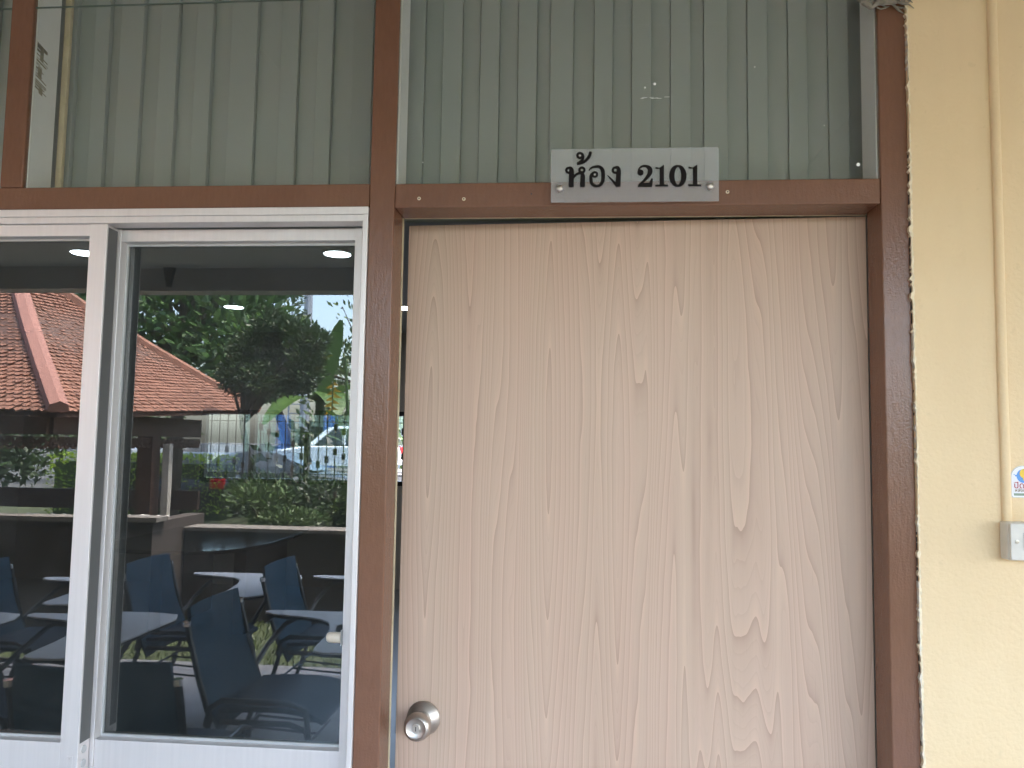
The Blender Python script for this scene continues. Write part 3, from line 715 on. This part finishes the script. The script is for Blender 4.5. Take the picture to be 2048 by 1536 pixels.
rd = random.Random(77)
def wood(name, y, xr, n, h, seed, lab):
    rd = random.Random(seed); mb = MB()
    for k in range(n):
        cx = rd.uniform(*xr); hh = h*rd.uniform(.6, 1.1)
        leafcloud(mb, (cx, y+rd.uniform(-2, 2), hh*.55), (1.8, 1.4, hh*.5), 420, .34, rd, shell=.4)
    o = part(name, mb, 'leaf2' if name == 'undergrowth' and y < 0 else 'leaf5', None, kind='stuff'); o['label'] = lab; return o
# ------------------------------------------------------------------ chairs on the veranda
def make_chair(label):
    t = thing('lecture_chair', (0, 0, 0), label, 'chair', 'blue lecture chairs with white writing tablets')
    def part(name, mb, *a, **k):            # right-handed tablets: mirror across the chair's own axis
        mb.v = [(x, -y, z) for x, y, z in mb.v]; return globals()['part'](name, mb, *a, **k)
    # faces +x, back centre at x=0, width along y
    def pad(fn, nu, nv, th):
        mb = MB(); top = [[fn(i/nu, j/nv) for j in range(nv+1)] for i in range(nu+1)]
        o = 0
        for s_ in (0, 1):
            for i in range(nu+1):
                for j in range(nv+1):
                    p, n_ = top[i][j]; e = min(i, nu-i, j, nv-j); tt = th*(.45 if e == 0 else 1)
                    mb.v.append(tuple(p+n_*(tt/2 if s_ else -tt/2)))
        W_ = nv+1; H_ = (nu+1)*W_
        for i in range(nu):
            for j in range(nv):
                a = i*W_+j; mb.f.append((a, a+1, a+W_+1, a+W_)); mb.f.append((H_+a, H_+a+W_, H_+a+W_+1, H_+a+1))
        edge = [(0, j) for j in range(nv)]+[(i, nv) for i in range(nu)]+[(nu, j) for j in range(nv, 0, -1)]+[(i, 0) for i in range(nu, 0, -1)]
        for q in range(len(edge)):
            a = edge[q][0]*W_+edge[q][1]; b = edge[(q+1) % len(edge)]; b = b[0]*W_+b[1]
            mb.f.append((a, H_+a, H_+b, b))
        return mb
    def bf(u, v):
        z = .36+.50*u; y = -.245+.49*v
        return Vector((.13-.16*u-.03*math.sin(u*3.1)-.025*(2*v-1)**2*-1, y*(1-.06*u**6), z)), Vector((1, 0, .28)).normalized()
    part('backrest', pad(bf, 10, 8, .03), 'blue', t, smooth=True)
    def sf(u, v): return Vector((.14+.44*u, -.235+.47*v, .45+.012*math.sin(u*3.14)-.03*u**8)), Vector((0, 0, 1))
    part('seat', pad(sf, 8, 8, .045), 'blue2', t, smooth=True)
    # writing tablet
    pts = [(.03, .50), (.02, .53), (.04, .555), (.12, .565), (.60, .575), (.73, .55), (.77, .46), (.76, .02), (.735, -.12), (.68, -.19), (.56, -.20), (.51, -.175), (.50, -.13), (.485, .05), (.455, .22), (.415, .335), (.35, .40), (.24, .44), (.10, .465)]
    tb = part('tablet', MB().slab(pts, .684, .692), 'lam', t, .002)
    part('tablet_edge', MB().slab([(a*.999, b*.999) for a, b in pts], .672, .6835), 'lamb', tb)
    for s_ in (-1, 1):
        y = .255*s_
        part('leg', MB().tube([(.0, y, .80), (.06, y, .58), (.115, y, .42), (.05, y, .20), (-.03, y, .012)], .0125, 8), 'tube', t, smooth=True)
        lg = part('leg', MB().tube([(.16, y, .415), (.45, y, .415), (.52, y, .39), (.545, y, .30), (.60, y, .012)], .0125, 8), 'tube', t, smooth=True)
        for (cx, cz) in ((-.03, 0), (.60, 0)): part('foot_cap', MB().lathe([(0, .017), (.03, .017), (.034, .012)], (cx, y, cz), 12, 'z'), 'chrome', t)
    part('side_rail', MB().tube([(.10, -.262, .40), (.12, -.272, .47), (.17, -.275, .505), (.45, -.275, .505), (.52, -.272, .48), (.535, -.262, .36)], .0125, 8), 'tube', t, smooth=True)
    part('tablet_support', MB().tube([(.085, .27, .50), (.09, .40, .56), (.14, .50, .64), (.20, .51, .668), (.58, .50, .668), (.60, .34, .60), (.52, .27, .42)], .0125, 8), 'tube', t, smooth=True)
    part('book_rack', MB().tube([(.12, -.22, .28), (.46, -.22, .26)], .006, 6).tube([(.12, -.07, .28), (.46, -.07, .26)], .006, 6).tube([(.12, .08, .28), (.46, .08, .26)], .006, 6).tube([(.12, .22, .28), (.46, .22, .26)], .006, 6).tube([(.12, -.255, .28), (.12, .255, .28)], .006, 6).tube([(.46, -.255, .26), (.46, .255, .26)], .006, 6), 'tube', t, smooth=True)
    for y in (-.255, .255): part('back_cap', MB().lathe([(0, .015), (.02, .015)], (.0, y, .79), 10, 'z'), 'chrome', t)
    return t
G_ = 'blue lecture chairs with white writing tablets'
c0 = make_chair('blue lecture chair mirrored in the middle of the right sash, beside the beige pull')
chairs = [(-2.50, 2.83, 0, 'blue lecture chair mirrored at the left of the right sash'), (-1.71, 2.85, 0, 'blue lecture chair mirrored behind the middle one, toward the right stile'),
          (-2.70, 1.63, 0, 'lecture chair whose mirrored white tablet crosses behind the window stile'), (-3.30, 2.58, 0, 'lecture chair whose mirrored tablet tip shows in the left sash'),
          (-1.50, .80, 90, 'dark chair with its back close to the glass at the bottom of the right sash'),
          (-3.45, 1.60, 0, 'lecture chair mirrored at the left edge of the left sash')]
for x, y, a, lb in chairs:
    c_ = copy_thing(c0, (x, -y, 0), R_(-a), lb, G_)
    if a:                                   # this chair has no writing tablet
        for ch in list(c_.children_recursive):
            if ch.name.startswith('tablet'): bpy.data.objects.remove(ch)
c0.location = (-1.60, -1.80, 0)

# ------------------------------------------------------------------ garden in front of the wall (seen in the glass)
# grass blades
rd = random.Random(21); mb = MB()
for k in range(9000):
    x = rd.uniform(-6.5, 1.5); y = rd.uniform(-5.3, -3.79); h = rd.uniform(.03, .08); a = rd.uniform(0, 6.28); b = rd.gauss(0, .03); c_ = rd.gauss(0, .03)
    mb.add([(x-.006*math.cos(a), y-.006*math.sin(a), -.1), (x+.006*math.cos(a), y+.006*math.sin(a), -.1), (x+b, y+c_, -.1+h)], [(0, 1, 2)])
g = part('grass', mb, 'blade', None, kind='stuff'); g['label'] = 'short lawn grass between the veranda and the planter'
# pavilion
Nn, Rt, Lf, Ap = Vector((-4.62, -5.05, 1.775)), Vector((-4.45, -9.0, 1.96)), Vector((-8.6, -5.2, 1.90)), Vector((-6.72, -7.1, 3.62))
Bk = Rt+Lf-Nn
pv = thing('pavilion', (-6.5, -7.1, -.1), 'garden pavilion with a steep terracotta tiled hip roof, mirrored in the window', 'pavilion')
def facet(A, B, T, rows, per, full):
    """roof plane A-B eave, T apex: list of (quad, visible size)"""
    out = []; e = (B-A); el = e.length; n_ = e.cross(T-A).normalized()
    if n_.z < 0: n_ = -n_
    sl_ = (T-(A+B)/2)
    for r in range(rows):
        f = r/rows; sag = -.10*math.sin(math.pi*f)
        a = A+(T-A)*f; b = B+(T-B)*f; ln = (b-a).length
        if ln < .15: break
        w_ = el/per; k0 = -(r % 2)*.5; x = k0*w_+((A+e*.5-(A+(T-A)*0)).length*0)
        t0 = (T-A).dot(e.normalized())*f
        i = math.floor(t0/w_)-1
        while True:
            c0_ = i*w_+(r % 2)*w_/2; i += 1
            if c0_+w_ < t0: continue
            if c0_ > t0+ln: break
            l_, r_ = max(c0_+.004, t0), min(c0_+w_-.004, t0+ln)
            if r_-l_ < .015: continue
            out.append((A, e.normalized(), (T-A)-e.normalized()*(T-A).dot(e.normalized()), n_, l_, r_, f, rows, sag))
    return out
def tilemesh(mb, q, rd):
    A, ed, upd, n_, l_, r_, f, rows, sag = q
    ln = upd.length; u = upd/ln; s0 = f*ln; s1 = s0+ln/rows*1.35; lift = .030+rd.uniform(-.005, .006); w_ = r_-l_
    ns_ = 4; vs = []
    for (s_, h) in ((s0, lift), (s1, .006)):
        for k in range(ns_+1):
            t = k/ns_; dip = (-.022*(1-abs(2*t-1)**1.6) if s_ == s0 else 0)   # rounded lower edge
            vs.append(A+ed*(l_+w_*t)+u*(s_+dip)+n_*(h+sag*.6))
    m = ns_+1
    vs += [v-n_*.020 for v in vs[:m]]
    fs = [(k, k+1, m+k+1, m+k) for k in range(ns_)]+[(2*m+k, 2*m+k+1, k+1, k) for k in range(ns_)]
    mb.add(vs, fs)
tl = facet(Nn, Rt, Ap, 44, 48, True)+facet(Nn, Lf, Ap, 44, 48, True)
eye = Vector((0, 1.5, 1.57))    # the mirrored viewpoint
vis = lambda q: ((q[0]+q[1]*q[4])-eye).length - 0*q[6]
inview = [q for q in tl if (q[0]+q[1]*q[4]+q[2]*q[6]).x > -6.6]
inview.sort(key=vis); near = set(id(q) for q in inview[:290])
rd = random.Random(8); rest = MB()
for q in tl:
    if id(q) in near:
        mb = MB(); tilemesh(mb, q, rd); part('roof_tile', mb, 'tile', pv)
    else: tilemesh(rest, q, rd)
part('roof_tiles', rest, 'tile', pv, kind='stuff')
dk = MB()
for a, b in ((Nn, Rt), (Nn, Lf), (Rt, Bk), (Lf, Bk)):
    o = len(dk.v); dk.v += [tuple(v+Vector((0, 0, -.045))) for v in (a, b, Ap)]; dk.f.append((o, o+1, o+2))
part('roof_deck', dk, 'teak', pv)
bt = MB()
for a, b in ((Rt, Bk), (Lf, Bk)):
    o = len(bt.v); bt.v += [tuple(v+Vector((0, 0, .02))) for v in (a, b, Ap)]; bt.f.append((o, o+1, o+2))
part('back_slope', bt, 'tile', pv)
def hip(a, b, w0, w1, h):
    d = (b-a).normalized(); s_ = d.cross(Vector((0, 0, 1))).normalized(); n_ = s_.cross(d); mb = MB(); V_ = []
    for t in (0, .25, .5, .75, 1.0):
        p = a+(b-a)*t+n_*(-.06*math.sin(math.pi*t)); w_ = w0+(w1-w0)*t
        V_ += [p-s_*w_*1.0+n_*-.03, p-s_*w_*.9+n_*h*.55, p+n_*h, p+s_*w_*.9+n_*h*.55, p+s_*w_*1.0+n_*-.03]
    mb.v = [tuple(v) for v in V_]
    for i in range(4):
        for k in range(4): mb.f.append((i*5+k, i*5+k+1, i*5+k+6, i*5+k+5))
    mb.f += [(0, 1, 2, 3, 4), (24, 23, 22, 21, 20)]
    return mb
part('hip_cap', hip(Nn+Vector((.03, .03, .03)), Ap, .085, .085, .08), 'ridge', pv, label='broad pink hip cap facing the window')
part('hip_cap', hip(Rt, Ap+Vector((0, 0, .03)), .06, .05, .08), 'tile', pv); part('hip_cap', hip(Lf, Ap+Vector((0, 0, .03)), .06, .05, .08), 'tile', pv)
part('finial', MB().lathe([(0, .12), (.2, .1), (.35, .03), (.6, .01)], tuple(Ap), 10, 'z'), 'ridge', pv)
def valance(x0, y0, x1, y1, zt, zb, name):
    a = Vector((x0, y0, 0)); b = Vector((x1, y1, 0)); d = (b-a); ln = d.length; d /= ln; n_ = Vector((-d.y, d.x, 0)); mb = MB()
    def bar(t0, t1, za, zb_, th=.02):
        P_ = [a+d*t0-n_*th, a+d*t1-n_*th, a+d*t1+n_*th, a+d*t0+n_*th]
        mb.add([(p.x, p.y, za) for p in P_]+[(p.x, p.y, zb_) for p in P_], [(0, 3, 2, 1), (4, 5, 6, 7), (0, 1, 5, 4), (1, 2, 6, 5), (2, 3, 7, 6), (3, 0, 4, 7)])
    bar(0, ln, zt-.22, zt, .04); bar(0, ln, zb+.118, zb+.128)
    t = 0; k = 0
    while t < ln-.02:                     # carved scrolls: open rings hung under the beam
        c_ = a+d*(t+.06); zc = zb+.06; P_ = [(c_+d*(.052*math.cos(q*.7))*(1-.05*q)+Vector((0, 0, zc+.055*math.sin(q*.7)*(1-.05*q)))) for q in range(0, 13)]
        mb.tube(P_, .017, 5); t += .105; k += 1
    return part(name, mb, 'teak', pv)
X0, Y0, X1, Y1 = -4.90, -5.35, -8.3, -8.15
valance(X0, Y0, X0, Y1, 1.80, 1.43, 'valance'); valance(X0, Y0, X1, Y0, 1.80, 1.43, 'valance')
for (x, y, mt) in ((X0-.06, -7.1, 'teak'), (-5.62, Y0-.08, 'post'), (-6.6, Y0-.08, 'post'), (X1+.06, Y0-.08, 'post'), (X1, Y1, 'teak')):
    part('column', Bx(x-.09, x+.09, y-.09, y+.09, -.1, 1.66), mt, pv)
part('column', Bx(-4.78, -4.70, -7.16, -7.08, -.1, 1.5), 'post', pv)
part('floor_slab', Bx(-8.5, -4.7, -9.1, -5.2, -.099, .02), 'cap', pv)
bn = thing('bench', (-6.6, -8.4, .02), 'dark timber bench inside the garden pavilion', 'bench')
part('seat', Bx(-8.0, -5.1, -8.6, -8.2, .42, .47), 'teak', bn); part('backrest', Bx(-8.0, -5.1, -8.68, -8.62, .60, .86), 'teak', bn)
for x in (-7.9, -6.6, -5.2): part('leg', Bx(x-.04, x+.04, -8.58, -8.24, .02, .419), 'teak', bn)
# planters
pa = thing('planter', (-6.0, -4.9, -.1), 'brown pebble-wash planter box in front of the pavilion', 'planter')
part('wall', Bx(-8.5, -3.62, -5.02, -4.86, -.1, .84), 'terrazzo', pa); part('wall', Bx(-3.78, -3.62, -5.8, -5.021, -.1, .84), 'terrazzo', pa)
part('coping', Bx(-8.5, -3.58, -5.04, -4.84, .841, .885), 'cap', pa, .004); part('soil', Bx(-8.5, -3.79, -5.7, -5.03, -.1, .80), 'pebble', pa)
pbm = MB(); rd = random.Random(31)
for k in range(500):
    x, y, r = rd.uniform(-7, -3.85), rd.uniform(-5.6, -5.08), rd.uniform(.012, .03); pbm.lathe([(-r*.5, r*.5), (0, r), (r*.5, r*.6)], (x, y, .81+r*.4), 6, 'z')
part('pebbles', pbm, 'pebble', pa, kind='stuff')
pb = thing('planter', (-1.5, -5.5, -.1), 'long low brown planter wall behind the stone table', 'planter')
part('wall', Bx(-3.61, 4, -5.62, -5.42, -.1, .715), 'terrazzo', pb); part('coping', Bx(-3.61, 4, -5.66, -5.38, .716, .75), 'cap', pb, .004)
part('soil', Bx(-3.61, 4, -7.6, -5.63, -.1, .68), 'grass_s', pb)
# hedge and board fence
p = m_(370, 930, 14)
hd = thing('hedge', (-8.2, -14, -.1), 'clipped bright yellow-green hedge behind the pavilion', 'hedge')
rd = random.Random(12); mb = MB()
for k in range(9000):
    x, y, z = rd.uniform(-10.8, -7.1), rd.uniform(-14.6, -13.6), rd.uniform(.0, 1.22)
    if z < 1.1 and y < -13.75 and rd.random() < .8: continue
    d = Vector((rd.gauss(0, .6), rd.gauss(.4, .5), rd.gauss(.6, .5))).normalized(); s_ = d.orthogonal().normalized()*.022; q = Vector((x, y, z))
    mb.add([q, q+d*.04+s_, q+d*.085, q+d*.04-s_], [(0, 1, 2), (0, 2, 3)])
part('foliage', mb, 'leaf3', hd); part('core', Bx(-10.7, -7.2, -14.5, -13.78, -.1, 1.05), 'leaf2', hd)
bf = thing('board_fence', (-9.0, -17, -.1), 'weathered grey board fence beyond the hedge', 'fence')
pl = part('plank', Bx(-.07, .07, -.012, .012, 0, 1.55), 'fencew', None); pl.parent = bf; pl.location = (-3.6, 0, 0)
for k in range(1, 38): share(pl, 'plank', bf, (-3.6+.15*k, rd.uniform(-.006, .006), rd.uniform(-.03, .03)))
part('rail', Bx(-12.7, -7.0, -16.97, -16.93, .9, 1.0), 'fencew', bf)
GT = 'garden trees mirrored in the window'
tree((-7.4, -12.2, -.1), 'broad-leaved tree with large pale leaves behind the pavilion roof', [((-7.2, -12.0, 4.0), (1.9, 1.3, 1.3)), ((-6.0, -11.8, 3.1), (1.2, 1.1, 1.0)), ((-8.6, -12.4, 4.6), (1.8, 1.4, 1.5)), ((-6.5, -12.6, 5.4), (1.9, 1.3, 1.2))], .24, 1300, 'leaf1', .16, 41, GT)
tree((-6.3, -15.0, -.1), 'tall loose tree against the sky in the middle of the reflection', [((-7.6, -15.0, 4.4), (1.6, 1.5, 1.5)), ((-6.6, -14.6, 3.4), (1.3, 1.2, 1.0)), ((-8.0, -15.2, 5.8), (1.7, 1.4, 1.3)), ((-4.5, -14.4, 2.7), (1.1, 1.0, .9))], .18, 1500, 'leaf5', .14, 42, GT)
tree((-4.05, -7.6, .68), 'dark fine-leaved garden tree beside the pavilion eave', [((-4.08, -7.6, 2.34), (.30, .3, .26)), ((-3.72, -7.55, 2.30), (.34, .36, .24)), ((-3.36, -7.6, 2.42), (.32, .34, .30)), ((-3.98, -7.7, 2.66), (.34, .3, .26)), ((-3.55, -7.75, 2.78), (.30, .3, .28)), ((-3.25, -7.7, 2.74), (.22, .3, .22)), ((-3.78, -7.6, 2.98), (.2, .2, .2))], .075, 30000, 'leaf2', .06, 43, GT, .3, th=2.1)
tree((-3.9, -18, -.1), 'thin-branched tree at the right edge of the sky gap', [((-4.2, -18, 6.6), (1.3, .8, 1.1)), ((-3.4, -18, 5.0), (1.2, .9, 1.0))], .16, 150, 'leaf5', .1, 45, GT)
wood('undergrowth', -18.5, (-7.4, -3.5), 9, 2.3, 98, 'dark bushes far behind the planter, mirrored in the right sash')
tree((-3.6, -12.2, -.1), 'twiggy young tree at the right edge of the mirrored sky gap', [((-4.0, -12.1, 3.75), (.5, .45, .5)), ((-3.75, -12.2, 3.1), (.5, .45, .5))], .15, 420, 'leaf5', .05, 46, GT)
# banana plant
bp = thing('banana_plant', (-4.25, -11, -.1), 'banana plant with broad ribbed leaves under the sky gap', 'banana plant')
def blade(base, dirv, ln, wd, droop):
    mb = MB(); d = Vector(dirv).normalized(); s_ = d.cross(Vector((0, 0, 1))).normalized(); n = 9; V_ = []
    for i in range(n+1):
        t = i/n; p = Vector(base)+d*ln*t+Vector((0, 0, -droop*t*t)); w_ = wd*math.sin(math.pi*min(1, .06+t*.92))**.6
        V_ += [p-s_*w_+Vector((0, 0, .12*w_)), p, p+s_*w_+Vector((0, 0, .12*w_))]
    mb.v = [tuple(v) for v in V_]
    for i in range(n):
        for k in range(2): mb.f.append((i*3+k, i*3+k+1, i*3+k+4, i*3+k+3))
    return mb
part('stem', MB().tube([(-4.25, -11, -.1), (-4.25, -11, 2.25)], [.12, .07], 10), 'leaf4', bp)
for dv, ln, wd, dp in (((-.35, .1, 1), 1.5, .24, .1), ((.25, .1, 1), 1.5, .22, .1), ((-.9, .2, .6), 1.6, .24, .7), ((.9, .3, .6), 1.5, .22, .7), ((.5, .8, .5), 1.4, .24, .9), ((-.4, .9, .4), 1.3, .24, .9), ((1, -.2, .25), 1.4, .2, .8)):
    part('leaf', blade((-4.25, -11, 2.2), dv, ln, wd, dp), 'leaf4', bp)
# hanging yellow heliconia
wood('undergrowth', -12.6, (-3.9, -1.2), 8, 2.3, 95, 'dark bushes behind the planter, mirrored in the window')
hp = m_(660, 765, 9); hl = thing('heliconia', (hp[0], -9, -.1), 'hanging yellow heliconia flower among the leaves', 'flower')
fm = MB(); rd = random.Random(6)
for i in range(13):
    z = hp[2]-i*.042; s_ = -1 if i % 2 else 1
    q = Vector((hp[0]+.02*math.sin(i*.5), -9, z)); d = Vector((s_*.9, rd.uniform(-.2, .5), -.35 if i < 9 else -.8)).normalized(); n_ = Vector((0, .5, .5))
    fm.add([q+Vector((0, 0, .03)), q+d*.05+Vector((0, .02, .02)), q+d*.12, q+Vector((0, 0, -.035))], [(0, 1, 2), (0, 2, 3)])
part('flower', fm, 'flower', hl)
part('stem', MB().tube([(hp[0]+.25, -9.1, -.1), (hp[0]+.22, -9.1, 1.6), (hp[0]+.15, -9.05, hp[2]+.35), (hp[0], -9, hp[2]+.1), (hp[0], -9, hp[2]-.5)], [.03, .025, .018, .012, .008], 6), 'leaf4', hl)
for dv in ((-.3, .3, 1), (.6, .2, .8), (-.8, .1, .5), (.2, .8, .7)): part('leaf', blade((hp[0]+.22, -9.1, 1.5), dv, .95, .11, .4), 'leaf4', hl)
fl2 = m_(632, 722, 9)
part('flower', leafcloud(MB(), fl2, (.10, .08, .09), 16, .12, random.Random(3)), 'flower', hl)
# planter shrubs
GS = 'shrubs in the planter behind the table'
for i, (x, y, r, lf_, sz, lb) in enumerate(((-3.2, -6.2, (.38, .35, .22), 'leaf5', .09, 'low leafy shrub at the left end of the planter'), (-2.5, -6.4, (.45, .4, .32), 'leaf2', .07, 'dark dense shrub in the middle of the planter'),
        (-2.15, -6.3, (.3, .3, .2), 'leaf5', .10, 'mid green shrub right of the dark one in the planter'), (-2.9, -7.1, (.5, .4, .3), 'leaf2', .08, 'dark shrub at the back of the planter'), (-3.5, -6.9, (.4, .4, .25), 'leaf2', .08, 'dark shrub under the topiary stem'), (-2.2, -7.3, (.5, .4, .28), 'leaf5', .09, 'leafy shrub at the planter rear'),
        (-2.75, -5.85, (.35, .2, .10), 'leaf5', .06, 'bright ground-hugging shrub along the coping'))):
    shrub((x, y, .68), lb, r, sz, 1500, lf_, 60+i, GS)
sp_ = thing('spider_plant', (-1.72, -5.85, .68), 'pale strap-leaved plant at the right end of the planter', 'plant')
rd = random.Random(15)
for k in range(34):
    a = rd.uniform(0, 6.28); ln = rd.uniform(.25, .45)
    mb = blade((-1.72, -5.85, .74), (math.cos(a)*.6, math.sin(a)*.6, 1), ln, .012, ln*.75); part('leaf', mb, 'straw', sp_)
# far mast, distant trees and cars on the garden side
mp = m_(616, 590, 40)
ms = thing('radio_mast', (mp[0], -40, 0), 'grey steel mast rising behind the trees', 'mast')
part('pole', MB().tube([(mp[0], -40, 0), (mp[0], -40, 14)], [.28, .2], 10), 'mast', ms)
part('ladder', MB().tube([(mp[0]-.9, -40, 0), (mp[0]-.9, -40, 13)], .05, 5), 'mast', ms)
for z in range(1, 26): part('rung', MB().tube([(mp[0]-.9, -40, z*.5), (mp[0]-.2, -40, z*.5)], .03, 5), 'mast', ms)
GC = 'cars parked beyond the garden'
c1 = copy_thing(wcar, (-10.2, -16.2, -.16), R_(75), 'white car glimpsed under the pavilion eave', GC)
c2 = copy_thing(dcar, (-8.3, -15.8, -.16), R_(80), 'dark car glimpsed between the pavilion columns', GC)
wood('undergrowth', -14.5, (-.5, 8), 9, 2.6, 97, 'bushes along the far side of the lawn to the right')
wood('treeline', -26, (-40, 14), 34, 4.4, 91, 'far trees beyond the garden')
wood('undergrowth', -19.5, (-20, -11), 11, 3.2, 96, 'dark bushes behind the pavilion, mirrored in the left sash')
wood('treeline', 50, (-40, 16), 20, 7.5, 92, 'trees behind the far building')
wood('undergrowth', 31.5, (-9.5, 2), 12, 3.6, 93, 'green bushes along the far road')
